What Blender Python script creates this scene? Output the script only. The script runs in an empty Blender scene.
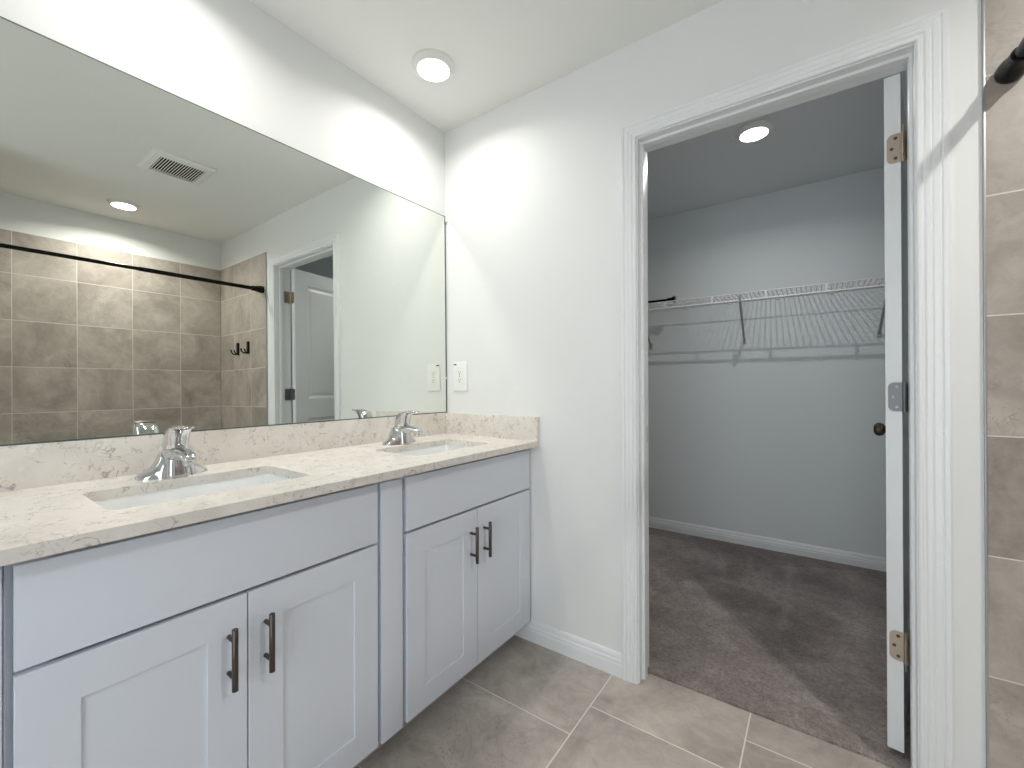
import bpy, bmesh, math, random
from mathutils import Vector, Matrix
from math import sin, cos, pi, sqrt

S = bpy.context.scene
COL = S.collection

# ------------------------------------------------------------------ camera
cam_d = bpy.data.cameras.new('camera')
cam = bpy.data.objects.new('camera', cam_d); COL.objects.link(cam)
cam_d.sensor_width = 36.0
cam_d.lens = 429.3138 / 1024 * 36.0
cam_d.clip_start = 0.02
YAW, PIT, ROLL = .6182, .0028, -.0031
cam.matrix_world = (Matrix.Translation((1.566, -1.6071, 1.1326)) @ Matrix.Rotation(YAW, 4, 'Z')
                    @ Matrix.Rotation(pi / 2 + PIT, 4, 'X') @ Matrix.Rotation(ROLL, 4, 'Z'))
S.camera = cam

# ------------------------------------------------------------------ world, light, exposure
S.view_settings.view_transform = 'Standard'
S.view_settings.look = 'None'
S.view_settings.exposure = 0.78
S.view_settings.gamma = 1.0
S.view_settings.use_curve_mapping = False
w = bpy.data.worlds.new('doorway_fill'); S.world = w  # pale blue fill, entering through the doorway added behind the camera
w.use_nodes = True
bg = w.node_tree.nodes['Background']
bg.inputs[0].default_value = (0.86, 0.93, 1.0, 1)
bg.inputs[1].default_value = 2.05
S.cycles.use_denoising = True
S.cycles.caustics_reflective = True
S.cycles.max_bounces = 12
S.cycles.diffuse_bounces = 7
S.cycles.glossy_bounces = 6
S.cycles.sample_clamp_indirect = 0
S.cycles.use_adaptive_sampling = False
S.cycles.denoising_prefilter = 'ACCURATE'
S.cycles.blur_glossy = 0.0
S.cycles.use_guiding = True
S.cycles.use_surface_guiding = True

LAMP_VANITY = 7.0
WATT_VANITY, WATT_TUB, WATT_CLOSET = 2.1, 6.6, 2.6
LAMP_TUB = 16.0
LAMP_CLOSET = 9.0
LAMP_COL = (1.0, 0.97, 0.925)

# ------------------------------------------------------------------ materials
def new_mat(name):
    m = bpy.data.materials.new(name); m.use_nodes = True
    return m, m.node_tree, m.node_tree.nodes['Principled BSDF']

def plain(name, col, rough=.5, metal=0.0, bump=0.0, bscale=200.0, spec=.5, coat=0.0):
    m, nt, b = new_mat(name)
    b.inputs['Base Color'].default_value = (*col, 1)
    b.inputs['Roughness'].default_value = rough
    b.inputs['Metallic'].default_value = metal
    b.inputs['Specular IOR Level'].default_value = spec
    b.inputs['Coat Weight'].default_value = coat
    if bump:
        g = nt.nodes.new('ShaderNodeNewGeometry')
        n = nt.nodes.new('ShaderNodeTexNoise'); n.inputs['Scale'].default_value = bscale
        n.inputs['Detail'].default_value = 3
        nt.links.new(g.outputs['Position'], n.inputs['Vector'])
        bp = nt.nodes.new('ShaderNodeBump'); bp.inputs['Strength'].default_value = bump
        bp.inputs['Distance'].default_value = .002
        nt.links.new(n.outputs['Fac'], bp.inputs['Height'])
        nt.links.new(bp.outputs['Normal'], b.inputs['Normal'])
    return m

def mth(nt, op, a, b=None, c=None):
    n = nt.nodes.new('ShaderNodeMath'); n.operation = op
    for i, v in enumerate((a, b, c)):
        if v is None: continue
        if isinstance(v, (int, float)): n.inputs[i].default_value = v
        else: nt.links.new(v, n.inputs[i])
    return n.outputs[0]

def ramp(nt, fac, stops):
    r = nt.nodes.new('ShaderNodeValToRGB'); e = r.color_ramp.elements
    while len(e) < len(stops): e.new(.5)
    for el, (p, c) in zip(e, stops):
        el.position = p; el.color = (*c, 1) if len(c) == 3 else c
    nt.links.new(fac, r.inputs[0])
    return r.outputs[0]

def mixc(nt, fac, a, b, mode='MIX'):
    n = nt.nodes.new('ShaderNodeMix'); n.data_type = 'RGBA'; n.blend_type = mode
    for s, v in ((0, fac), (6, a), (7, b)):
        if isinstance(v, (int, float)): n.inputs[s].default_value = v
        elif isinstance(v, tuple): n.inputs[s].default_value = (*v, 1)
        else: nt.links.new(v, n.inputs[s])
    return n.outputs[2]

def noise(nt, vec, scale, detail=4, rough=.5, dist=0.0):
    n = nt.nodes.new('ShaderNodeTexNoise')
    n.inputs['Scale'].default_value = scale; n.inputs['Detail'].default_value = detail
    n.inputs['Roughness'].default_value = rough; n.inputs['Distortion'].default_value = dist
    nt.links.new(vec, n.inputs['Vector'])
    return n.outputs['Fac']

def tile_mat(name, ua, va, pu, pv, u0, v0, stair, grout, lo, hi, gcol, rough, vary=.10, accent=None):
    """rectangular ceramic tiles; ua / va are the axes, pu / pv the pitch, u0 / v0 a joint line"""
    m, nt, b = new_mat(name)
    g = nt.nodes.new('ShaderNodeNewGeometry')
    sp = nt.nodes.new('ShaderNodeSeparateXYZ'); nt.links.new(g.outputs['Position'], sp.inputs[0])
    u = mth(nt, 'DIVIDE', mth(nt, 'SUBTRACT', sp.outputs[ua], u0), pu)
    cu = mth(nt, 'FLOOR', u); fu = mth(nt, 'SUBTRACT', u, cu)
    v = mth(nt, 'DIVIDE', mth(nt, 'SUBTRACT', sp.outputs[va], v0), pv)
    if stair: v = mth(nt, 'SUBTRACT', v, mth(nt, 'MULTIPLY', cu, stair))
    cv = mth(nt, 'FLOOR', v); fv = mth(nt, 'SUBTRACT', v, cv)
    du = mth(nt, 'MULTIPLY', mth(nt, 'MINIMUM', fu, mth(nt, 'SUBTRACT', 1.0, fu)), pu)
    dv = mth(nt, 'MULTIPLY', mth(nt, 'MINIMUM', fv, mth(nt, 'SUBTRACT', 1.0, fv)), pv)
    d = mth(nt, 'MINIMUM', du, dv)
    mr = nt.nodes.new('ShaderNodeMapRange'); mr.interpolation_type = 'SMOOTHSTEP'
    nt.links.new(d, mr.inputs[0])
    mr.inputs[1].default_value = grout * .5 - .0008; mr.inputs[2].default_value = grout * .5 + .0008
    face = mr.outputs[0]
    cb = nt.nodes.new('ShaderNodeCombineXYZ')
    nt.links.new(cu, cb.inputs[0]); nt.links.new(cv, cb.inputs[1])
    wn = nt.nodes.new('ShaderNodeTexWhiteNoise'); nt.links.new(cb.outputs[0], wn.inputs['Vector'])
    off = nt.nodes.new('ShaderNodeVectorMath'); off.operation = 'MULTIPLY_ADD'
    nt.links.new(wn.outputs['Color'], off.inputs[0]); off.inputs[1].default_value = (7, 7, 7)
    nt.links.new(g.outputs['Position'], off.inputs[2])
    vec = off.outputs[0]
    cloud = noise(nt, vec, 3.2, 7, .62, .9)
    fine = noise(nt, vec, 14, 8, .7, 1.4)
    base = ramp(nt, mth(nt, 'ADD', mth(nt, 'MULTIPLY', cloud, .72), mth(nt, 'MULTIPLY', fine, .28)),
                [(.34, lo), (.50, tuple((a + c) / 2 for a, c in zip(lo, hi))), (.65, hi)])
    # thin darker scratches of the stone print
    vein = noise(nt, vec, 5.5, 5, .65, 2.6)
    vm = ramp(nt, mth(nt, 'ABSOLUTE', mth(nt, 'SUBTRACT', vein, .5)), [(0, (1, 1, 1)), (.012, (0, 0, 0))])
    msk = ramp(nt, noise(nt, vec, 2.3, 3), [(.50, (0, 0, 0)), (.62, (1, 1, 1))])
    base = mixc(nt, mth(nt, 'MULTIPLY', mth(nt, 'MULTIPLY', vm, msk), .60), base, tuple(c * .55 for c in lo))
    val = mth(nt, 'ADD', 1 - vary / 2, mth(nt, 'MULTIPLY', wn.outputs['Value'], vary))
    cc = nt.nodes.new('ShaderNodeCombineColor')
    for i in range(3): nt.links.new(val, cc.inputs[i])
    base = mixc(nt, 1.0, base, cc.outputs[0], 'MULTIPLY')
    col = mixc(nt, face, gcol, base)
    nt.links.new(col, b.inputs['Base Color'])
    nt.links.new(mth(nt, 'ADD', mth(nt, 'MULTIPLY', face, rough - .85), .85), b.inputs['Roughness'])
    h = mth(nt, 'ADD', mth(nt, 'MULTIPLY', face, 1.0), mth(nt, 'MULTIPLY', fine, .10))
    bp = nt.nodes.new('ShaderNodeBump'); bp.inputs['Strength'].default_value = .5
    bp.inputs['Distance'].default_value = .0015
    nt.links.new(h, bp.inputs['Height']); nt.links.new(bp.outputs['Normal'], b.inputs['Normal'])
    return m

def quartz_mat():
    m, nt, b = new_mat('quartz')
    g = nt.nodes.new('ShaderNodeNewGeometry'); P = g.outputs['Position']
    base = ramp(nt, noise(nt, P, 9, 5, .6, .6), [(.3, (.69, .65, .60)), (.7, (.80, .765, .715))])
    n1 = noise(nt, P, 15, 3, .55, 1.5)
    v1 = ramp(nt, mth(nt, 'ABSOLUTE', mth(nt, 'SUBTRACT', n1, .5)), [(0, (1, 1, 1)), (.022, (0, 0, 0))])
    m1 = ramp(nt, noise(nt, P, 26, 2, .5), [(.49, (0, 0, 0)), (.57, (1, 1, 1))])
    c = mixc(nt, mth(nt, 'MULTIPLY', mth(nt, 'MULTIPLY', v1, m1), .62), base, (.17, .145, .13))
    n2 = noise(nt, P, 34, 3, .6, 1.0)
    v2 = ramp(nt, mth(nt, 'ABSOLUTE', mth(nt, 'SUBTRACT', n2, .5)), [(0, (1, 1, 1)), (.03, (0, 0, 0))])
    m2 = ramp(nt, noise(nt, P, 20, 2, .5), [(.50, (0, 0, 0)), (.58, (1, 1, 1))])
    c = mixc(nt, mth(nt, 'MULTIPLY', mth(nt, 'MULTIPLY', v2, m2), .42), c, (.30, .25, .22))
    m3 = ramp(nt, noise(nt, P, 38, 2, .5), [(.66, (0, 0, 0)), (.74, (1, 1, 1))])
    c = mixc(nt, mth(nt, 'MULTIPLY', m3, .30), c, (.92, .90, .86))
    nt.links.new(c, b.inputs['Base Color'])
    b.inputs['Roughness'].default_value = .22
    return m

STROKES = [((1.211, 1.545), (1.231, 1.105), .028, .28), ((1.425, 1.586), (1.430, .734), .034, .30), ((1.046, 1.503), (1.125, 1.099), .030, .26),
           ((1.041, 1.119), (1.34, 1.082), .040, .24), ((1.431, 1.182), (1.695, 1.208), .040, .24), ((1.742, 1.5), (1.714, .80), .095, .26),
           ((.779, .952), (1.133, .717), .11, .18), ((1.122, .33), (1.446, .33), .16, .20)]
def tracks(nt, P, c):
    # brushed pile marks left by a vacuum: soft strokes given by their end points on the floor
    sp = nt.nodes.new('ShaderNodeSeparateXYZ'); nt.links.new(P, sp.inputs[0])
    wob = mth(nt, 'MULTIPLY', mth(nt, 'SUBTRACT', noise(nt, P, 9, 2), .5), .05)
    x = mth(nt, 'ADD', sp.outputs[0], wob); y = mth(nt, 'SUBTRACT', sp.outputs[1], wob)
    for (ax, ay), (bx_, by), wd, st in STROKES:
        dx, dy = bx_ - ax, by - ay; L2 = dx * dx + dy * dy
        px, py = mth(nt, 'SUBTRACT', x, ax), mth(nt, 'SUBTRACT', y, ay)
        t = mth(nt, 'DIVIDE', mth(nt, 'ADD', mth(nt, 'MULTIPLY', px, dx), mth(nt, 'MULTIPLY', py, dy)), L2)
        t = mth(nt, 'MINIMUM', mth(nt, 'MAXIMUM', t, 0.0), 1.0)
        ex = mth(nt, 'SUBTRACT', px, mth(nt, 'MULTIPLY', t, dx)); ey = mth(nt, 'SUBTRACT', py, mth(nt, 'MULTIPLY', t, dy))
        d = mth(nt, 'SQRT', mth(nt, 'ADD', mth(nt, 'MULTIPLY', ex, ex), mth(nt, 'MULTIPLY', ey, ey)))
        m = ramp(nt, mth(nt, 'DIVIDE', d, wd), [(.25, (1, 1, 1)), (1.0, (0, 0, 0))])
        c = mixc(nt, mth(nt, 'MULTIPLY', m, st), c, (.46, .41, .39))
    return c

def carpet_mat():
    m, nt, b = new_mat('carpet')
    g = nt.nodes.new('ShaderNodeNewGeometry'); P = g.outputs['Position']
    big = noise(nt, P, 2.1, 4, .55, .7)
    mid = noise(nt, P, 7, 4, .6, .8)
    fine = noise(nt, P, 260, 2, .6)
    med = noise(nt, P, 75, 3, .65)
    c = ramp(nt, mth(nt, 'ADD', mth(nt, 'MULTIPLY', big, .6), mth(nt, 'MULTIPLY', mid, .4)),
             [(.38, (.200, .165, .155)), (.50, (.272, .228, .214)), (.62, (.400, .343, .324))])
    c = tracks(nt, P, c)
    tuft = ramp(nt, mth(nt, 'ADD', mth(nt, 'MULTIPLY', fine, .5), mth(nt, 'MULTIPLY', med, .5)),
                [(.36, (.55, .55, .55)), (.62, (1.35, 1.35, 1.35))])
    c = mixc(nt, 1.0, c, tuft, 'MULTIPLY')
    nt.links.new(c, b.inputs['Base Color'])
    b.inputs['Roughness'].default_value = 1.0
    b.inputs['Specular IOR Level'].default_value = .05
    b.inputs['Sheen Weight'].default_value = .25
    bp = nt.nodes.new('ShaderNodeBump'); bp.inputs['Strength'].default_value = 1.0
    bp.inputs['Distance'].default_value = .006
    nt.links.new(mth(nt, 'ADD', fine, mth(nt, 'MULTIPLY', med, 1.2)), bp.inputs['Height'])
    nt.links.new(bp.outputs['Normal'], b.inputs['Normal'])
    return m

def emit_mat(name, col, s):
    m = bpy.data.materials.new(name); m.use_nodes = True; nt = m.node_tree
    nt.nodes.remove(nt.nodes['Principled BSDF'])
    e = nt.nodes.new('ShaderNodeEmission'); e.inputs[0].default_value = (*col, 1); e.inputs[1].default_value = s
    nt.links.new(e.outputs[0], nt.nodes['Material Output'].inputs[0])
    return m

M = dict(
    wall=plain('wall_paint', (.79, .80, .79), .75, bump=.12, bscale=160, spec=.25),
    closet=plain('closet_wall_cooled', (.74, .785, .80), .8, bump=.12, bscale=160, spec=.2),  # wall paint cooled in colour to stand in for cooler closet light
    ceil_c=plain('closet_ceiling_shaded', (.70, .73, .74), .85, bump=.15, bscale=120, spec=.2),  # ceiling paint darkened in colour to stand in for the closet's shade
    ceil=plain('ceiling_paint', (.79, .80, .78), .85, bump=.15, bscale=120, spec=.2),
    trim=plain('trim_paint', (.80, .82, .83), .32, spec=.5),
    cab=plain('cabinet_paint', (.685, .725, .795), .42, spec=.45),
    cabin=plain('cabinet_inner', (.45, .48, .54), .6),
    toe=plain('toe_kick_paint', (.50, .52, .56), .6),
    pull=plain('bronze_pull', (.115, .095, .085), .32, metal=.85),
    chrome=plain('chrome', (.64, .64, .65), .06, metal=1.0),
    steel=plain('brushed_metal', (.40, .41, .42), .42, metal=1.0),
    nickel=plain('satin_nickel', (.47, .40, .33), .38, metal=1.0),
    hinge=plain('hinge_dark_metal', (.23, .235, .245), .5, metal=1.0),  # darker grey metal, on the middle hinge only
    screw=plain('screw_metal', (.10, .09, .08), .4, metal=1.0),
    ceramic=plain('white_ceramic', (.86, .875, .87), .12, spec=.5, coat=.3),
    mirror=plain('mirror_glass', (.835, .865, .815), .0, metal=1.0),
    medge=plain('mirror_edge', (.10, .13, .12), .25),
    plastic=plain('white_plastic', (.86, .86, .84), .35),
    slot=plain('dark_slot', (.006, .006, .006), .9, spec=.05),
    black=plain('black_metal', (.003, .003, .0035), .28, spec=.22),
    bronze=plain('dark_bronze', (.11, .08, .06), .3, metal=.9),
    wire=plain('white_wire', (.80, .81, .82), .4),
    brack=plain('grey_bracket', (.36, .37, .38), .4),
    vent=plain('vent_white', (.80, .80, .77), .5),
    lens=emit_mat('lamp_lens_vanity', LAMP_COL, LAMP_VANITY),
    lens_t=emit_mat('lamp_lens_shower', LAMP_COL, LAMP_TUB),
    lens_c=emit_mat('lamp_lens_closet', LAMP_COL, LAMP_CLOSET),
    pan=plain('shower_pan', (.82, .82, .80), .25),
    quartz=quartz_mat(), carpet=carpet_mat(),
)
TZ0, TDZ = 1.613, .3064
M['floor'] = tile_mat('floor_tile', 0, 1, .466, .466, .908 - .466, -.363, .324, .0042,
                      (.285, .250, .220), (.570, .520, .465), (.74, .70, .63), .42)
M['tile_side'] = tile_mat('wall_tile_side', 0, 2, .3000, TDZ, 2.171, TZ0, 0, .0035,
                          (.262, .230, .200), (.505, .456, .405), (.66, .62, .56), .38)
M['tile_back'] = tile_mat('wall_tile_back', 1, 2, .3040, TDZ, -.303, TZ0, 0, .0035,
                          (.262, .230, .200), (.505, .456, .405), (.66, .62, .56), .38)

# ------------------------------------------------------------------ mesh helpers
def finish(bm, angle=35):
    bmesh.ops.recalc_face_normals(bm, faces=bm.faces)
    for f in bm.faces: f.smooth = True
    for e in bm.edges:
        if len(e.link_faces) == 2 and e.calc_face_angle(0) > math.radians(angle): e.smooth = False

def obj(name, bm, mat, parent=None, loc=(0, 0, 0), rot=(0, 0, 0), angle=35):
    finish(bm, angle)
    me = bpy.data.meshes.new(name); bm.to_mesh(me); bm.free()
    me.materials.append(mat)
    o = bpy.data.objects.new(name, me); COL.objects.link(o)
    o.location = loc; o.rotation_euler = rot
    if parent: o.parent = parent
    return o

def thing(name, label, cat, loc=(0, 0, 0), rotz=0, group=None):
    o = bpy.data.objects.new(name, None); COL.objects.link(o)
    o.empty_display_size = .05
    o.location = loc; o.rotation_euler = (0, 0, rotz)
    o['label'] = label; o['category'] = cat
    if group: o['group'] = group
    return o

def tag(o, label, cat, group=None):
    o['label'] = label; o['category'] = cat
    if group: o['group'] = group
    return o

def struct(name, bm, mat, label=None, parent=None, angle=35):
    o = obj(name, bm, mat, parent, angle=angle)
    o['kind'] = 'structure'
    if label: o['label'] = label
    return o

def dup(root, loc, label, group=None):
    r = root.copy(); COL.objects.link(r); r.location = loc; r['label'] = label
    if group: r['group'] = group
    for ch in list(root.children):
        c = ch.copy(); COL.objects.link(c); c.parent = r
        for g in ch.children:
            d = g.copy(); COL.objects.link(d); d.parent = c
    return r

def box(bm, a, b, bevel=0.0, seg=2):
    x0, y0, z0 = a; x1, y1, z1 = b
    x0, x1 = min(x0, x1), max(x0, x1); y0, y1 = min(y0, y1), max(y0, y1); z0, z1 = min(z0, z1), max(z0, z1)
    vs = [bm.verts.new(p) for p in ((x0,y0,z0),(x1,y0,z0),(x1,y1,z0),(x0,y1,z0),(x0,y0,z1),(x1,y0,z1),(x1,y1,z1),(x0,y1,z1))]
    fs = [bm.faces.new([vs[i] for i in q]) for q in ((3,2,1,0),(4,5,6,7),(0,1,5,4),(1,2,6,5),(2,3,7,6),(3,0,4,7))]
    if bevel:
        es = list({e for f in fs for e in f.edges})
        bmesh.ops.bevel(bm, geom=es, offset=bevel, segments=seg, affect='EDGES', profile=.7)
    return bm

def bx(a, b, bevel=0.0, seg=2):
    return box(bmesh.new(), a, b, bevel, seg)

def loft(bm, rings, cap=True, closed=True):
    R = [[bm.verts.new(p) for p in r] for r in rings]
    n = len(R[0])
    for a, b in zip(R, R[1:]):
        for i in range(n if closed else n - 1):
            j = (i + 1) % n
            bm.faces.new((a[i], a[j], b[j], b[i]))
    if cap:
        bm.faces.new(list(reversed(R[0]))); bm.faces.new(R[-1])
    return bm

def tube(bm, pts, r, n=12, cap=True):
    pts = [Vector(p) for p in pts]
    rr = r if isinstance(r, (list, tuple)) else [r] * len(pts)
    rings = []; u = None
    for i, p in enumerate(pts):
        if i == 0: t = pts[1] - p
        elif i == len(pts) - 1: t = p - pts[i - 1]
        else: t = (pts[i + 1] - p).normalized() + (p - pts[i - 1]).normalized()
        t.normalize()
        if u is None:
            u = Vector((0, 0, 1)) if abs(t.z) < .9 else Vector((1, 0, 0))
        u = (u - t * u.dot(t)).normalized(); v = t.cross(u)
        rings.append([p + (u * cos(2 * pi * k / n) + v * sin(2 * pi * k / n)) * rr[i] for k in range(n)])
    return loft(bm, rings, cap)

def lathe(bm, prof, n=40, origin=(0, 0, 0), axis='z', cap=True):
    """prof: list of (radius, height)"""
    rings = []
    ox, oy, oz = origin
    for r, h in prof:
        ring = []
        for k in range(n):
            a = 2 * pi * k / n; c, s = r * cos(a), r * sin(a)
            ring.append({'z': (ox + c, oy + s, oz + h), 'y': (ox + c, oy + h, oz + s), 'x': (ox + h, oy + c, oz + s)}[axis])
        rings.append(ring)
    return loft(bm, rings, cap)

def fill_plate(bm, outer, holes, z0, z1):
    """plate with holes in the XY plane"""
    loops = [outer] + holes
    vl = []
    for lp in loops:
        vs = [bm.verts.new((x, y, z1)) for x, y in lp]
        vl.append(vs)
    es = []
    for vs in vl:
        for i in range(len(vs)): es.append(bm.edges.new((vs[i], vs[(i + 1) % len(vs)])))
    res = bmesh.ops.triangle_fill(bm, use_beauty=True, use_dissolve=False, edges=es)
    top = [g for g in res['geom'] if isinstance(g, bmesh.types.BMFace)]
    vmap = {}
    for vs in vl:
        for v in vs: vmap[v] = bm.verts.new((v.co.x, v.co.y, z0))
    for f in top: bm.faces.new([vmap[v] for v in reversed(f.verts)])
    for vs in vl:
        for i in range(len(vs)):
            a, b = vs[i], vs[(i + 1) % len(vs)]
            bm.faces.new((a, b, vmap[b], vmap[a]))
    return bm

def rrect(x0, x1, y0, y1, r, n=6):
    pts = []
    for cx, cy, a0 in ((x1 - r, y1 - r, 0), (x0 + r, y1 - r, pi / 2), (x0 + r, y0 + r, pi), (x1 - r, y0 + r, 1.5 * pi)):
        for k in range(n + 1):
            a = a0 + k * pi / 2 / n
            pts.append((cx + r * cos(a), cy + r * sin(a)))
    return pts

# ------------------------------------------------------------------ room shell
H = 2.44
W = 2.755
YN = -2.75             # wall behind the camera
WT = .115              # thickness of the wall to the closet
CB = 1.7975            # closet back wall
CX0, CX1 = -.28, 2.42  # closet side walls
JL, JR = 1.0125, 1.7875 # inner faces of the jambs
JH = 2.0675

bm = bx((-.12, YN - .12, -.10), (W + .12, .078, 0)); struct('floor', bm, M['floor'])
bm = bx((CX0 - .1, .078, -.10), (CX1 + .1, CB + .1, .008)); struct('floor_closet', bm, M['carpet'], 'grey brown carpet of the closet')
bm = bx((-.12, YN - .12, H), (W + .12, WT, H + .1)); struct('ceiling', bm, M['ceil'])
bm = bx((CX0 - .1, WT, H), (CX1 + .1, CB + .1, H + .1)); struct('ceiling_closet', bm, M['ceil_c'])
bm = bx((-.12, YN - .12, 0), (0, 0, H)); struct('wall_left', bm, M['wall'])
bm = bx((W, YN - .12, 0), (W + .12, 0, H)); struct('wall_right', bm, M['wall'])
# wall with the closet doorway
bm = bmesh.new()
o_l, o_r, o_h = JL - .018, JR + .018, JH + .018
def wall_hole(bm, x0, x1, hl, hr, hh, y0, y1, top):
    box(bm, (x0, y0, 0), (hl, y1, top)); box(bm, (hr, y0, 0), (x1, y1, top)); box(bm, (hl, y0, hh), (hr, y1, top))
wall_hole(bm, CX0 - .1, W + .12, o_l, o_r, o_h, 0, WT, H)
struct('wall_far', bm, M['wall'])
# wall behind the camera with an unseen doorway added to let fill light in
NDL, NDR, NDH = .95, 1.85, 2.05
bm = bmesh.new(); wall_hole(bm, -.12, W + .12, NDL, NDR, NDH, YN - .12, YN, H)
struct('wall_near', bm, M['wall'])
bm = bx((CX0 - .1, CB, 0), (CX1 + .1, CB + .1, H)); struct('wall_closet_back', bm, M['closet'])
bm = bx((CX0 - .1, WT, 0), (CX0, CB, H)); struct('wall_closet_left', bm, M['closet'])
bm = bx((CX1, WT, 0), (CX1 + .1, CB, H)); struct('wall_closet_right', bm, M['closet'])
# stub wall closing the shower alcove on the camera side
SY = -1.545
SX = 1.9150
bm = bx((SX - .03, SY - .12, 0), (W, SY, H)); struct('wall_shower_end', bm, M['wall'])
# tile cladding of the alcove
TT = 2.197
bm = bx((SX + .0035, -.009, .06), (W, 0, TT)); struct('wall_tile_side', bm, M['tile_side'], 'taupe tiled end wall of the shower')
bm = bx((W - .012, SY + .012, .06), (W, -.012, TT)); struct('wall_tile_back', bm, M['tile_back'], 'taupe tiled long wall of the shower')
bm = bx((SX + .0035, SY, .06), (W, SY + .012, TT)); struct('wall_tile_end', bm, M['tile_side'], 'taupe tiled near end wall of the shower')
# metal edge profile of the tile
bm = bx((SX, -.0100, .0), (SX + .0045, 0, TT), .001); struct('trim_5', bm, M['steel'], 'metal edge strip of the shower tile')
# shower pan with a low curb
pan = thing('shower_pan', 'low white shower pan with curb inside the tiled alcove', 'shower pan', (SX, SY, 0))
bm = bx((.085, .012, .0), (W - SX - .012, -SY - .012, .035), .004); obj('pan_floor', bm, M['pan'], pan)
bm = bx((.010, .012, .0), (.085, -SY - .0145, .075), .01, 3); obj('curb', bm, M['pan'], pan)

# --- profiles swept as casing / baseboard
CAS = [(0, .000), (0, .009), (.003, .0115), (.008, .0115), (.010, .0085), (.013, .0085), (.017, .0125), (.024, .0135),
       (.027, .0115), (.030, .0140), (.040, .0155), (.043, .0130), (.046, .0165), (.054, .0175), (.058, .0150), (.058, .000)]
BAS = [(0, 0), (.0135, 0), (.0135, .046), (.0115, .050), (.0095, .051), (.0125, .0535), (.0115, .062), (.0080, .067),
       (.0060, .0685), (.0090, .071), (.0085, .078), (.0055, .0855), (.0030, .090), (0, .0905)]
def casing(name, side, yface, sgn, xi, xo, zi, label):
    """side: -1 left leg, 1 right leg, 0 header. yface: wall face, sgn: direction the profile stands out"""
    bm = bmesh.new()
    if side:
        x = xi if side < 0 else xo
        k = 1.13 if side > 0 else 1.0
        lo = [(x + side * u * k, yface + sgn * t, 0) for u, t in CAS]
        hi = [(x + side * u * k, yface + sgn * t, zi + u) for u, t in CAS]
        loft(bm, [lo, hi])
    else:
        a = [(xi - u, yface + sgn * t, zi + u) for u, t in CAS]
        b = [(xo + u * 1.13, yface + sgn * t, zi + u) for u, t in CAS]
        loft(bm, [a, b])
    return struct(name, bm, M['trim'], label, angle=20)
cl, cr, ch = 1.0080, JR + .002, 2.0723
casing('trim_1', -1, 0, -1, cl, cr, ch, 'white fluted casing on the left of the closet doorway')
casing('trim_2', 1, 0, -1, cl, cr, ch, 'white fluted casing on the right of the closet doorway')
casing('trim_3', 0, 0, -1, cl, cr, ch, 'white fluted casing over the closet doorway')
casing('trim_6', -1, WT, 1, cl, cr, ch, 'closet side casing left')
casing('trim_7', 0, WT, 1, cl, cr, ch, 'closet side casing head')
# jamb with its stops
bm = bmesh.new()
box(bm, (JL - .018, -.0005, .0), (JL, WT, JH)); box(bm, (JR, -.0005, .0), (JR + .018, WT, JH))
box(bm, (JL - .018, -.0005, JH), (JR + .018, WT, JH + .018))
box(bm, (JL, .030, 0), (JL + .011, .062, JH - .009), .002); box(bm, (JR - .008, .030, 0), (JR, .060, JH - .009), .002)
box(bm, (JL, .030, JH - .010), (JR, .062, JH), .002)
jamb = struct('trim_4', bm, M['trim'], 'white door jamb with stop around the closet opening')
bm = bx((JL - .0002, .070, .905), (JL + .0016, .098, .968), .0007)
o = obj('strike_plate', bm, M['nickel'], jamb)

def base(name, p0, p1, nrm, m='trim', z=0.0, label=None):
    nx, ny = nrm
    bm = bmesh.new()
    loft(bm, [[(p0[0] + nx * t, p0[1] + ny * t, z + h) for t, h in BAS], [(p1[0] + nx * t, p1[1] + ny * t, z + h) for t, h in BAS]])
    struct(name, bm, M[m], label, angle=20)
base('baseboard_far', (.05, 0), (cl - .058, 0), (0, -1))
base('baseboard_far_right', (cr + .0656, 0), (SX, 0), (0, -1))
base('baseboard_left', (0, YN), (0, -1.66), (1, 0))
base('baseboard_near', (0.015, YN), (NDL, YN), (0, 1))
base('baseboard_closet_back', (CX0, CB), (CX1, CB), (0, -1), z=-.003)
base('baseboard_closet_left', (CX0, WT), (CX0, CB), (1, 0), z=-.003)
base('baseboard_closet_right', (CX1, WT), (CX1, CB), (-1, 0), z=-.003)
base('baseboard_closet_front', (CX0, WT), (cl - .058, WT), (0, 1), z=-.003)

# ------------------------------------------------------------------ closet door (opened into the closet)
DW, DT, DH0, DH1 = .758, .0375, .030, 2.066
door = bpy.data.objects.new('door_1', None); COL.objects.link(door)
door.empty_display_size = .05
door.location = (1.7355, .122, 0); door.rotation_euler = (0, 0, -math.radians(9.0)); door['kind'] = 'structure'
door['label'] = 'white two panel closet door standing open'
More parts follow.
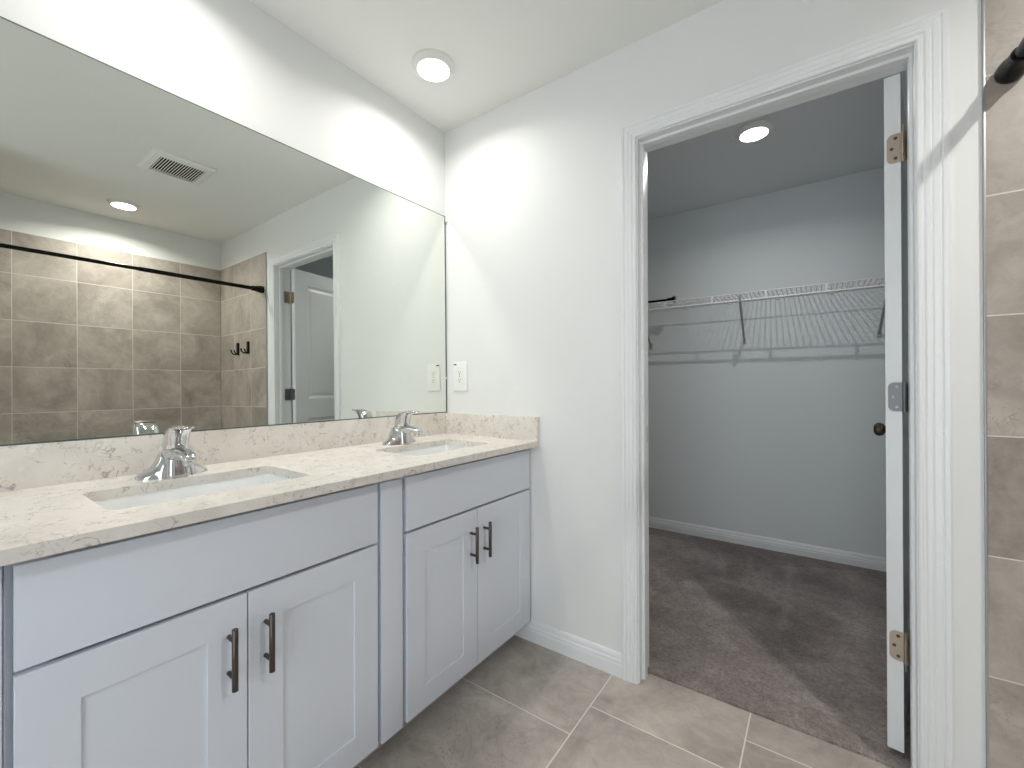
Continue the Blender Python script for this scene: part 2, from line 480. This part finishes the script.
# local: x = thickness 0..DT, y = along the leaf 0..DW
def door_leaf():
    bm = bmesh.new()
    st = .112
    pans = [(st, DW - st, .235, .905), (st, DW - st, 1.062, 1.956)]
    ys = [0, st, DW - st, DW]; zs = [DH0, .235, .905, 1.062, 1.956, DH1]
    for side, x in ((-1, 0.0), (1, DT)):
        for i in range(3):
            for j in range(5):
                y0, y1, z0, z1 = ys[i], ys[i + 1], zs[j], zs[j + 1]
                if i == 1 and j in (1, 3):
                    steps = [(0, 0), (.010, .007), (.022, .009), (.046, .0025), (.050, .002)]
                    rings = []
                    for ins, dep in steps:
                        xx = x - side * dep
                        rings.append([(xx, y0 + ins, z0 + ins), (xx, y1 - ins, z0 + ins), (xx, y1 - ins, z1 - ins), (xx, y0 + ins, z1 - ins)])
                    R = [[bm.verts.new(p) for p in r] for r in rings]
                    for a, b in zip(R, R[1:]):
                        for k in range(4): bm.faces.new((a[k], a[(k + 1) % 4], b[(k + 1) % 4], b[k]))
                    bm.faces.new(R[-1])
                else:
                    bm.faces.new([bm.verts.new(p) for p in ((x, y0, z0), (x, y1, z0), (x, y1, z1), (x, y0, z1))])
    for q in (((0, 0, DH0), (DT, 0, DH0), (DT, 0, DH1), (0, 0, DH1)), ((0, DW, DH0), (DT, DW, DH0), (DT, DW, DH1), (0, DW, DH1)),
              ((0, 0, DH0), (DT, 0, DH0), (DT, DW, DH0), (0, DW, DH0)), ((0, 0, DH1), (DT, 0, DH1), (DT, DW, DH1), (0, DW, DH1))):
        bm.faces.new([bm.verts.new(p) for p in q])
    bmesh.ops.remove_doubles(bm, verts=bm.verts, dist=1e-5)
    return bm
obj('door_leaf', door_leaf(), M['trim'], door, angle=12)
for k, z in enumerate((1.8425, 1.094, .346)):
    mt = (M['nickel'], M['hinge'], M['nickel'])[k]
    hh = .0435
    bm = bmesh.new()
    # rounded leaf plate on the hinge edge of the door (lies in the local xz plane at y=0)
    rr_ = .015; hx0 = .006
    pts = [(DT + .001, -hh)] + [(hx0 + rr_ - rr_ * sin(a), -hh + rr_ - rr_ * cos(a)) for a in [q * pi / 12 for q in range(7)]] + [(hx0 + rr_ - rr_ * cos(a), hh - rr_ + rr_ * sin(a)) for a in [q * pi / 12 for q in range(7)]] + [(DT + .001, hh)]
    loft(bm, [[(px, -.0026, pz) for px, pz in pts], [(px, .0002, pz) for px, pz in pts]])
    hg = obj('hinge', bm, mt, door, loc=(0, 0, z), angle=50)
    bm = bmesh.new()
    for i in range(5):
        lathe(bm, [(.0066, 0), (.0066, .0166)], 14, (DT + .0072, -.0045, -hh + i * .0174))
    tube(bm, [(DT + .0072, -.0045, -hh - .003), (DT + .0072, -.0045, hh + .003)], .0042, 12)
    obj('knuckle', bm, mt, hg)
    bm = bmesh.new()
    box(bm, (DT + .006, -.058, -hh), (DT + .0078, -.006, hh), .0006)
    obj('jamb_plate', bm, mt, hg, rot=(0, 0, 0))
    for px, pz in ((.026, .030), (.017, 0), (.026, -.030)):
        bm = bmesh.new(); lathe(bm, [(.0046, .0), (.0046, -.0012), (.002, -.0004)], 14, (px, -.0026, pz), 'y')
        obj('screw', bm, M['screw'] if k != 1 else M['nickel'], hg)
for sgn, x in ((-1, 0.0), (1, DT)):
    bm = bmesh.new()
    lathe(bm, [(.001, -.0004 * sgn), (.032, -.0004 * sgn), (.032, .004 * sgn), (.026, .009 * sgn), (.013, .010 * sgn), (.011, .036 * sgn), (.014, .042 * sgn), (.024, .048 * sgn), (.0285, .060 * sgn),
               (.0275, .070 * sgn), (.019, .079 * sgn), (.001, .082 * sgn)], 32, (x, DW - .065, .938), 'x')
    obj('door_knob', bm, M['bronze'], door)

# ------------------------------------------------------------------ vanity
XF = .5261; XC = .507        # door faces / carcass front
ZB, ZT = .0846, .8644
PAD = .0015
def pull(parent, y, zc=.551):
    # bar pull: two posts and a bar; local to the cabinet
    bm = bmesh.new()
    tube(bm, [(XF + .031, y, zc - .066), (XF + .031, y, zc - .065), (XF + .031, y, zc + .065), (XF + .031, y, zc + .066)], [.0050, .0062, .0062, .0050], 18)
    for s in (-1, 1):
        tube(bm, [(XF - .0003, y, zc + s * .039), (XF + .031, y, zc + s * .039)], .0048, 14)
    return bm

def shaker(y0, y1, z0, z1, st=.076):
    bm = bmesh.new()
    o = [(y0, z0), (y1, z0), (y1, z1), (y0, z1)]
    def ring(x, ins): return [(x, y0 + ins, z0 + ins), (x, y1 - ins, z0 + ins), (x, y1 - ins, z1 - ins), (x, y0 + ins, z1 - ins)]
    rings = [ring(XC + .0004, 0), ring(XF - .001, 0), ring(XF, .001), ring(XF, st), ring(XF - .0005, st + .0003), ring(XF - .0045, st + .0005), ]
    loft(bm, rings)
    return bm

def cabinet(label, y0, y1, ysplit, dleft, dright, group):
    """y0<y1 ; carcass from y0 to y1, doors span dleft..dright"""
    t = thing('vanity_cabinet', label, 'cabinet', (0, y0, 0), group=group)
    oy = y0
    bm = bmesh.new()
    box(bm, (.004, 0, ZB), (XC - .0, y1 - oy, ZB + .018)); box(bm, (.004, 0, ZB + .018), (XC, .018, ZT - .001))
    box(bm, (.004, y1 - oy - .018, ZB + .018), (XC, y1 - oy, ZT - .001)); box(bm, (.004, .018, ZB + .018), (.012, y1 - oy - .018, ZT - .001))
    # face frame
    box(bm, (XC - .019, .018, ZB + .018), (XC, .05, ZT - .001)); box(bm, (XC - .019, y1 - oy - .05, ZB + .018), (XC, y1 - oy - .018, ZT - .001))
    box(bm, (XC - .019, .05, ZB + .018), (XC, y1 - oy - .05, ZB + .04))
    obj('cabinet_body', bm, M['cab'], t)
    bm = bx((.42, 0, 0), (.435, y1 - oy, ZB)); obj('toe_kick', bm, M['toe'], t)
    bm = bx((XC + .0004, dleft - oy, .6790), (XF, dright - oy, .8470), .001); obj('drawer_front', bm, M['cab'], t)
    for (a, b, hy) in ((dleft, ysplit - PAD, ysplit - .0385), (ysplit + PAD, dright, ysplit + .0375)):
        d = obj('cabinet_door', shaker(a - oy, b - oy, ZB + .002, .6700), M['cab'], t, angle=25)
        hnd = obj('handle', pull(d, hy - oy), M['pull'], d, angle=50); hnd['label'] = 'bronze bar pull'
    return t
cabinet('pale grey vanity cabinet under the left sink, nearest the camera', -1.519, -.805, -1.1665, -1.5098, -.8185, 'vanity cabinets')
cabinet('pale grey vanity cabinet under the right sink, against the doorway wall', -.7275, -.003, -.371, -.7105, -.012, 'vanity cabinets')
def filler(y0, y1, label, ya, yb):
    t = thing('filler_panel', label, 'panel', (0, y0, 0), group='vanity filler panels')
    bm = bx((.02, .0005, ZB), (XC - .0005, y1 - y0 - .0005, ZT - .001)); obj('panel_body', bm, M['cab'], t)
    bm = bx((XC, ya - y0, ZB - .0), (XF, yb - y0, .8470), .001); obj('front_board', bm, M['cab'], t)
    bm = bx((.42, 0.0005, 0), (.435, y1 - y0 - .0005, ZB - .0005)); obj('toe_kick', bm, M['toe'], t)
filler(-.8045, -.728, 'narrow pale grey filler panel between the two vanity cabinets', -.805, -.7285)
filler(-1.60, -1.5195, 'narrow pale grey filler panel at the left end of the vanity', -1.60, -1.5225)

# countertop with two sink cut-outs
ZC = .8881; XE = .5708; CY0 = -1.63
SK = [(-1.379, -.966), (-.586, -.184)]
SX0, SX1 = .190, .440
bm = bmesh.new()
holes = [list(reversed(rrect(SX0, SX1, a, b, .022))) for a, b in SK]
fill_plate(bm, [(.0005, CY0), (XE, CY0), (XE, -.0005), (.0005, -.0005)], holes, ZT, ZC)
ct = obj('countertop', bm, M['quartz'])
tag(ct, 'cream quartz countertop with brown flecks running the length of the vanity', 'countertop')
SPT = .018; ZS = .9935
bm = bx((.0005, CY0, ZC), (SPT, -.0005, ZS), .0008); o = obj('backsplash', bm, M['quartz'])
tag(o, 'long low cream quartz backsplash strip along the bottom of the mirror', 'backsplash')
bm = bx((SPT + .0005, -SPT, ZC), (XE, -.0005, ZS), .0008); o = obj('side_splash', bm, M['quartz'])
tag(o, 'short cream quartz side splash against the doorway wall below the outlet', 'backsplash')

# undermount sinks
def sink():
    t = thing('sink', 'white rectangular undermount sink on the left, nearest the camera', 'sink', (0, (SK[0][0] + SK[0][1]) / 2, ZT), group='vanity sinks')
    hy = (SK[0][1] - SK[0][0]) / 2
    def rg(x0, x1, h, r, z): return [(x, y, z) for x, y in rrect(x0, x1, -h, h, r, 6)]
    bm = bmesh.new()
    rings = [rg(SX0 - .012, SX1 + .012, hy + .012, .03, -.002), rg(SX0 - .012, SX1 + .012, hy + .012, .03, -.0002), rg(SX0 - .003, SX1 + .003, hy + .003, .024, -.0002),
             rg(SX0, SX1, hy, .024, -.006), rg(SX0 + .006, SX1 - .006, hy - .008, .030, -.075),
             rg(SX0 + .014, SX1 - .014, hy - .018, .036, -.108), rg(SX0 + .036, SX1 - .036, hy - .045, .036, -.122),
             rg(SX0 + .10, SX1 - .10, hy - .17, .02, -.128)]
    outer = [rg(SX0 + .10, SX1 - .10, hy - .17, .02, -.136), rg(SX0 + .02, SX1 - .02, hy - .03, .036, -.128), rg(SX0 - .006, SX1 + .006, hy + .004, .03, -.10), rg(SX0 - .008, SX1 + .008, hy + .006, .03, -.010)]
    loft(bm, rings + outer, cap=False)
    R0 = [v for v in bm.verts][:28]; 
    bm.verts.ensure_lookup_table()
    n = 28; last = [bm.verts[len(bm.verts) - n + i] for i in range(n)]; first = [bm.verts[i] for i in range(n)]
    for i in range(n): bm.faces.new((last[i], last[(i + 1) % n], first[(i + 1) % n], first[i]))
    # basin floor
    k = 7 * n; fl = [bm.verts[k + i] for i in range(n)]; bm.faces.new(fl)
    k2 = 8 * n; fl2 = [bm.verts[k2 + i] for i in range(n)]
    for f in [f for f in bm.faces if set(f.verts) == {fl[0], fl[1], fl2[0], fl2[1]}]: pass
    obj('basin', bm, M['ceramic'], t, angle=50)
    bm = bmesh.new()
    lathe(bm, [(.001, -.1275), (.030, -.1275), (.031, -.1255), (.027, -.1245), (.022, -.1262), (.001, -.1262)], 32, ((SX0 + SX1) / 2 - .01, 0, 0))
    lathe(bm, [(.001, -.1262), (.017, -.1262), (.018, -.1215), (.012, -.1195), (.001, -.119)], 28, ((SX0 + SX1) / 2 - .01, 0, 0))
    obj('drain', bm, M['chrome'], t)
    return t
s0 = sink()
dup(s0, (0, (SK[1][0] + SK[1][1]) / 2, ZT), 'white rectangular undermount sink on the right, next to the doorway wall')

# chrome centerset faucets : local x forward, y along the wall, z up
def superring(cx, cy, cz, hx, hy, n=28, p=2.6, tilt=0.0):
    r = []
    for k in range(n):
        a = 2 * pi * k / n; c, s = cos(a), sin(a)
        x = hx * (abs(c) ** (2 / p)) * (1 if c >= 0 else -1); y = hy * (abs(s) ** (2 / p)) * (1 if s >= 0 else -1)
        r.append((cx + x, cy + y, cz + x * tilt))
    return r
def faucet():
    t = thing('faucet', 'chrome single lever faucet behind the left sink', 'faucet', (.113, -1.183, ZC), group='vanity faucets')
    bm = bmesh.new()
    # winged base plate, lofted along y (half ellipse sections)
    rings = []
    prof = [(-.0815, .004, .0015), (-.080, .012, .006), (-.074, .020, .011), (-.062, .0265, .0170), (-.052, .0290, .0235), (-.044, .031, .033), (-.038, .034, .044), (-.033, .036, .056),
            (-.028, .036, .066), (-.018, .037, .070), (0, .038, .071)]
    prof = prof + [(-y, h, z) for y, h, z in reversed(prof[:-1])]
    for y, hx, hz in prof:
        ring = []
        for k in range(17):
            a = pi * k / 16; q = .80
            c, s = cos(a), sin(a)
            shift = .020 * (1 - abs(y) / .0815)
            ring.append((shift * .6 + hx * abs(c) ** q * (1 if c >= 0 else -1) - shift * .0 - .006 * (hz / .066) * (1 if hz > .03 else 0) * s, y, hz * abs(s) ** q + .0002))
        rings.append(ring)
    loft(bm, rings)
    # rising body
    rings = [superring(.016, 0, .0005, .042, .031, p=3.2), superring(.016, 0, .012, .0415, .0305, p=3.2), superring(.014, 0, .035, .040, .0295, p=3.0), superring(.013, 0, .055, .038, .0285),
             superring(.014, 0, .066, .036, .0275), superring(.015, 0, .073, .033, .026), superring(.016, 0, .076, .028, .022)]
    loft(bm, rings)
    obj('faucet_body', bm, M['chrome'], t, angle=40)
    # arching spout
    bm = bmesh.new()
    path = [(.000, .040, .0270, .020), (.020, .050, .0265, .019), (.040, .0590, .025, .0170), (.062, .0640, .023, .0140), (.084, .0650, .020, .0125), (.102, .0625, .0185, .012), (.116, .0580, .0175, .0115), (.124, .0545, .0165, .0108), (.1295, .0515, .0135, .0085), (.132, .0500, .008, .0045)]
    rings = []
    for i, (x, z, hy, ht) in enumerate(path):
        a = path[max(i - 1, 0)]; b = path[min(i + 1, len(path) - 1)]
        tx, tz = b[0] - a[0], b[1] - a[1]; L = sqrt(tx * tx + tz * tz); tx, tz = tx / L, tz / L
        ring = []
        for k in range(24):
            ang = 2 * pi * k / 24; c, s = cos(ang), sin(ang)
            yy = hy * abs(c) ** .8 * (1 if c >= 0 else -1); hh = ht * abs(s) ** .8 * (1 if s >= 0 else -1)
            ring.append((x - tz * hh, yy, z + tx * hh))
        rings.append(ring)
    loft(bm, rings)
    sp = obj('spout', bm, M['chrome'], t, angle=50)
    bm = bmesh.new()
    lathe(bm, [(.001, .0), (.0115, .0), (.0125, .0015), (.0125, .010), (.0105, .016), (.001, .016)], 24, (.113, 0, .0375))
    obj('aerator', bm, M['chrome'], sp)
    # handle : shell leaning forward that flows into a flat lever over the spout
    bm = bmesh.new()
    sec = [(.017, .0740, .031, .0235, .00), (.018, .0790, .034, .0270, .02), (.020, .0890, .0335, .0275, .05), (.025, .1030, .0320, .0275, .09), (.032, .1160, .0320, .0275, .11),
           (.041, .1255, .0350, .0270, .12), (.048, .1305, .0360, .0255, .11), (.053, .1335, .0320, .0210, .10), (.056, .1348, .018, .012, .08)]
    loft(bm, [superring(cx, 0, z, hx, hy, tilt=tl, p=2.7) for cx, z, hx, hy, tl in sec])
    hd = obj('handle', bm, M['chrome'], t, angle=50)
    bm = bmesh.new()
    lev = [(.046, .1290, .0255, .0085), (.064, .1325, .0245, .0080), (.082, .1345, .0225, .0062), (.098, .1355, .0195, .0046), (.111, .1360, .0160, .0038), (.119, .1362, .0110, .0032), (.1225, .1363, .005, .002)]
    rings = []
    for x, z, hy, ht in lev:
        rings.append([(x, hy * abs(cos(2 * pi * k / 24)) ** .85 * (1 if cos(2 * pi * k / 24) >= 0 else -1), z + ht * sin(2 * pi * k / 24)) for k in range(24)])
    loft(bm, rings)
    obj('lever', bm, M['chrome'], hd, angle=50)
    return t
f0 = faucet()
dup(f0, (.117, -.398, ZC), 'chrome single lever faucet behind the right sink')

# ------------------------------------------------------------------ mirror (leans back very slightly)
mr = thing('wall_mirror', 'large frameless mirror over the vanity', 'mirror', (.0150, 0, .9945))
th = .0078
my0, my1 = -1.63, -.0035
bm = bx((-.0052, my0, -.0006), (-.0003, my1 + .0012, 1.0085)); o = obj('mirror_back', bm, M['medge'], mr, rot=(0, -th, 0)); o['label'] = 'dark edge and backing'
bm = bmesh.new()
bm.faces.new([bm.verts.new(p) for p in ((0, my0 + .0015, .0035), (0, my1 - .0070, .0035), (0, my1 - .0070, 1.0045), (0, my0 + .0015, 1.0045))])
vs = bmesh.ops.extrude_face_region(bm, geom=list(bm.faces))
bmesh.ops.translate(bm, vec=(-.0003, 0, 0), verts=[g for g in vs['geom'] if isinstance(g, bmesh.types.BMVert)])
o = obj('mirror_glass', bm, M['mirror'], mr, rot=(0, -th, 0))
for z in (.978, .172):
    bm = bx((-.004, my1 - .006, z), (.0035, my1 + .0025, z + (.024 if z > .9 else .008)), .001)
    obj('mirror_clip', bm, M['plastic'], mr)

# ------------------------------------------------------------------ outlet
ot = thing('wall_outlet', 'white double outlet plate on the wall beside the mirror', 'outlet', (.1065, -.0002, 1.1775))
pw, ph = .0455, .072
bm = bmesh.new(); box(bm, (-pw, -.0065, -ph), (pw, 0, ph), .003, 3)
obj('cover_plate', bm, M['plastic'], ot)
for s in (-1, 1):
    bm = bmesh.new()
    pts = [(x, z) for x, z in rrect(-.0175, .0175, -.0145, .0145, .009, 5)]
    loft(bm, [[(x, -.0062, z) for x, z in pts], [(x, -.0082, z) for x, z in pts]])
    rc = obj('receptacle', bm, M['plastic'], ot, loc=(0, 0, s * .0195), angle=60)
    bm = bmesh.new()
    box(bm, (-.0078, -.0085, -.001), (-.0058, -.0081, .008)); box(bm, (.0055, -.0085, .000), (.0075, -.0081, .007))
    lathe(bm, [(.0028, -.0081), (.0028, -.0085)], 14, (0, 0, -.0075), 'y')
    obj('slots', bm, M['slot'], rc)
bm = bmesh.new(); lathe(bm, [(.0001, -.0064), (.0035, -.0064), (.003, -.0075), (.0001, -.0078)], 16, (0, 0, 0), 'y'); obj('screw', bm, M['steel'], ot)
bm = bx((-.040, -.0072, .0565), (-.022, -.0064, .0625), .0003); o = obj('indicator_mark', bm, M['slot'], ot)

# ------------------------------------------------------------------ recessed downlights
def downlight(label, loc, lens, watt, size, spread=155, n='recessed_downlight'):
    t = thing(n, label, 'ceiling light', loc, group='round ceiling downlights')
    bm = bmesh.new()
    lathe(bm, [(.0870, -.0002), (.0870, -.0030), (.0850, -.0060), (.0790, -.0120), (.0710, -.0185), (.0660, -.0215), (.0640, -.0205), (.0640, -.0002)], 64, cap=False)
    # close back
    obj('trim_ring', bm, M['vent'], t, angle=50)
    bm = bmesh.new(); lathe(bm, [(.0638, -.0003), (.0638, -.0208), (.058, -.0222), (.03, -.0230), (.001, -.0232)], 64)
    obj('lens', bm, lens, t, angle=60)
    ld = bpy.data.lights.new('lamp_light', 'AREA'); ld.shape = 'DISK'; ld.size = size
    ld.energy = watt; ld.color = LAMP_COL; ld.spread = math.radians(spread)
    lo = bpy.data.objects.new('lamp_light', ld); COL.objects.link(lo); lo.location = (0, 0, -.0242); lo.parent = t
    return t
dl = downlight('round white downlight in the bathroom ceiling over the vanity, beside the doorway wall', (.293, -.364, H), M['lens'], WATT_VANITY, .125)
dup(dl, (.293, -1.20, H), 'round white downlight over the left sink, above the frame')
downlight('round white downlight over the shower, seen in the mirror', (2.362, -.741, H), M['lens_t'], WATT_TUB, .05)
downlight('round white downlight in the closet ceiling, seen through the doorway', (1.305, .918, H), M['lens_c'], WATT_CLOSET, .028)

# ------------------------------------------------------------------ exhaust vent grille in the ceiling
vt = thing('ceiling_vent', 'square white louvred exhaust fan grille in the ceiling, seen in the mirror', 'vent', (1.495, -.693, H))
bm = bmesh.new()
hw, hy = .150, .147
ix, iy = .108, .108
def sq(a, b, z): return [(-a, -b, z), (a, -b, z), (a, b, z), (-a, b, z)]
loft(bm, [sq(hw, hy, -.0002), sq(hw, hy, -.006), sq(hw - .012, hy - .012, -.016), sq(ix, iy, -.020), sq(ix, iy, -.004)], cap=False)
obj('grille_frame', bm, M['vent'], vt, angle=20)
bm = bx((-ix, -iy, -.006), (ix, iy, -.003)); obj('backing', bm, M['slot'], vt)
ns = 17
for i in range(ns):
    y = -iy + (i + .5) * 2 * iy / ns
    bm = bmesh.new()
    box(bm, (-ix, y - .0024, -.0195), (ix, y + .0024, -.0183), .0004)
    bmesh.ops.rotate(bm, cent=(0, y, -.018), matrix=Matrix.Rotation(.10, 3, 'X'), verts=bm.verts)
    obj('slat', bm, M['vent'], vt)

# ------------------------------------------------------------------ shower rod
RX, RZ = 1.962, 1.911
rd = thing('shower_curtain_rod', 'black shower curtain rod across the shower opening', 'curtain rod', (RX, -.009, RZ))
bm = bmesh.new(); tube(bm, [(0, -.020, 0), (0, -.75, 0)], .0140, 24); tube(bm, [(0, -.75, 0), (0, SY + .009 + .012 + .02, 0)], .0115, 24)
obj('pole', bm, M['black'], rd)
fl = [(.001, 0), (.0270, 0), (.0280, -.004), (.0280, -.016), (.0262, -.030), (.0225, -.044), (.0200, -.056), (.0190, -.080), (.0160, -.083), (.0135, -.083)]
bm = bmesh.new(); lathe(bm, fl, 36, (0, -.0002, 0), 'y'); obj('end_flange', bm, M['black'], rd)
bm = bmesh.new(); lathe(bm, [(r, -h) for r, h in fl], 36, (0, SY + .009 + .0122, 0), 'y'); obj('end_flange', bm, M['black'], rd)

# ------------------------------------------------------------------ robe hooks on the side tile
def hook(label, x):
    t = thing('robe_hook', label, 'hook', (x, -.009, 1.478), group='black robe hooks')
    bm = bx((-.012, -.016, -.052), (.012, -.0002, .050), .005, 3); obj('back_plate', bm, M['black'], t)
    bm = bmesh.new()
    tube(bm, [(0, -.008, -.030), (0, -.020, -.046), (0, -.040, -.046), (0, -.054, -.034), (0, -.060, -.016), (0, -.062, -.010)], [.006, .006, .0055, .005, .005, .006], 12)
    obj('hook_arm', bm, M['black'], t, angle=60)
    bm = bmesh.new()
    tube(bm, [(0, -.018, -.044), (0, -.028, -.034), (0, -.034, -.020), (0, -.035, -.012)], [.005, .0048, .0045, .0055], 12)
    obj('hook_arm', bm, M['black'], t, angle=60)
    return t
hk = hook('black robe hook on the shower tile, the one nearer the doorway', 2.204)
dup(hk, (2.387, -.009, 1.478), 'black robe hook on the shower tile, the one farther inside the shower')

# ------------------------------------------------------------------ wire shelf in the closet
YF, ZU, ZL = 1.505, 1.7205, 1.674
x0, x1 = CX0 + .004, CX1 - .004
sh = thing('wire_shelf', 'white ventilated wire shelf along the back wall of the closet', 'shelf', (0, 0, 0))
bm = bmesh.new(); n = int((x1 - x0) / .0254)
for i in range(n + 1):
    x = x0 + .01 + i * .0254
    if x > x1 - .005: break
    tube(bm, [(x, YF, ZU + .0035), (x, CB - .004, ZU + .0035)], .0024, 6)
o = obj('deck_wires', bm, M['wire'], sh, angle=80); o['kind'] = 'stuff'
for nm, y, z, r in (('front_rail', YF, ZU, .0036), ('lower_rail', YF - .002, ZL, .0062), ('middle_rail', 1.658, ZU, .0030), ('back_rail', CB - .006, ZU, .0030)):
    bm = bmesh.new(); tube(bm, [(x0, y, z), (x1, y, z)], r, 10); o = obj(nm, bm, M['wire'], sh)
for x in (-.225, .08, .385, .69, .995, 1.306, 1.612, 1.918, 2.223):
    bm = bmesh.new(); box(bm, (x - .0060, YF - .0055, ZL), (x + .0060, YF - .002, ZU), .001); obj('tie', bm, M['wire'], sh)
for x in (-.10, .498, 1.150, 1.872):
    bm = bmesh.new()
    xt = x + .012
    tube(bm, [(xt, YF - .010, ZU - .012), (xt, YF - .010, ZL - .010), (xt, YF + .004, ZL - .016), (x, CB - .020, 1.448), (x, CB - .006, 1.440)], .0072, 10)
    box(bm, (x - .009, CB - .008, 1.415), (x + .009, CB - .0002, 1.458), .002)
    box(bm, (xt - .006, YF - .014, ZL - .012), (xt + .006, YF + .008, ZL + .006), .002)
    obj('support_bracket', bm, M['brack'], sh, angle=50)
for i, x in enumerate([-.1 + .29 * k for k in range(9)]):
    bm = bmesh.new(); box(bm, (x - .007, CB - .012, ZU - .012), (x + .007, CB - .0002, ZU + .008), .002); obj('wall_clip', bm, M['wire'], sh)
rod = thing('loose_black_rod', 'short black rod with flared end lying on the left of the closet wire shelf', 'rod', (0, 0, 0))
zr = ZU + .0062 + .0235; yr = 1.60
bm = bmesh.new(); tube(bm, [(-.10, yr, zr), (.20, yr, zr)], .0110, 14); tube(bm, [(.20, yr, zr), (.69, yr, zr)], .0090, 14)
obj('tube', bm, M['black'], rod)
fe = [(.008, -.050), (.0135, -.045), (.0140, -.022), (.0225, .0), (.0232, .008), (.001, .008)]
bm = bmesh.new(); lathe(bm, fe, 24, (.725, yr, zr), 'x'); obj('flared_end', bm, M['black'], rod)
bm = bmesh.new(); lathe(bm, [(r, -h) for r, h in fe], 24, (-.14, yr, zr), 'x'); obj('flared_end', bm, M['black'], rod)
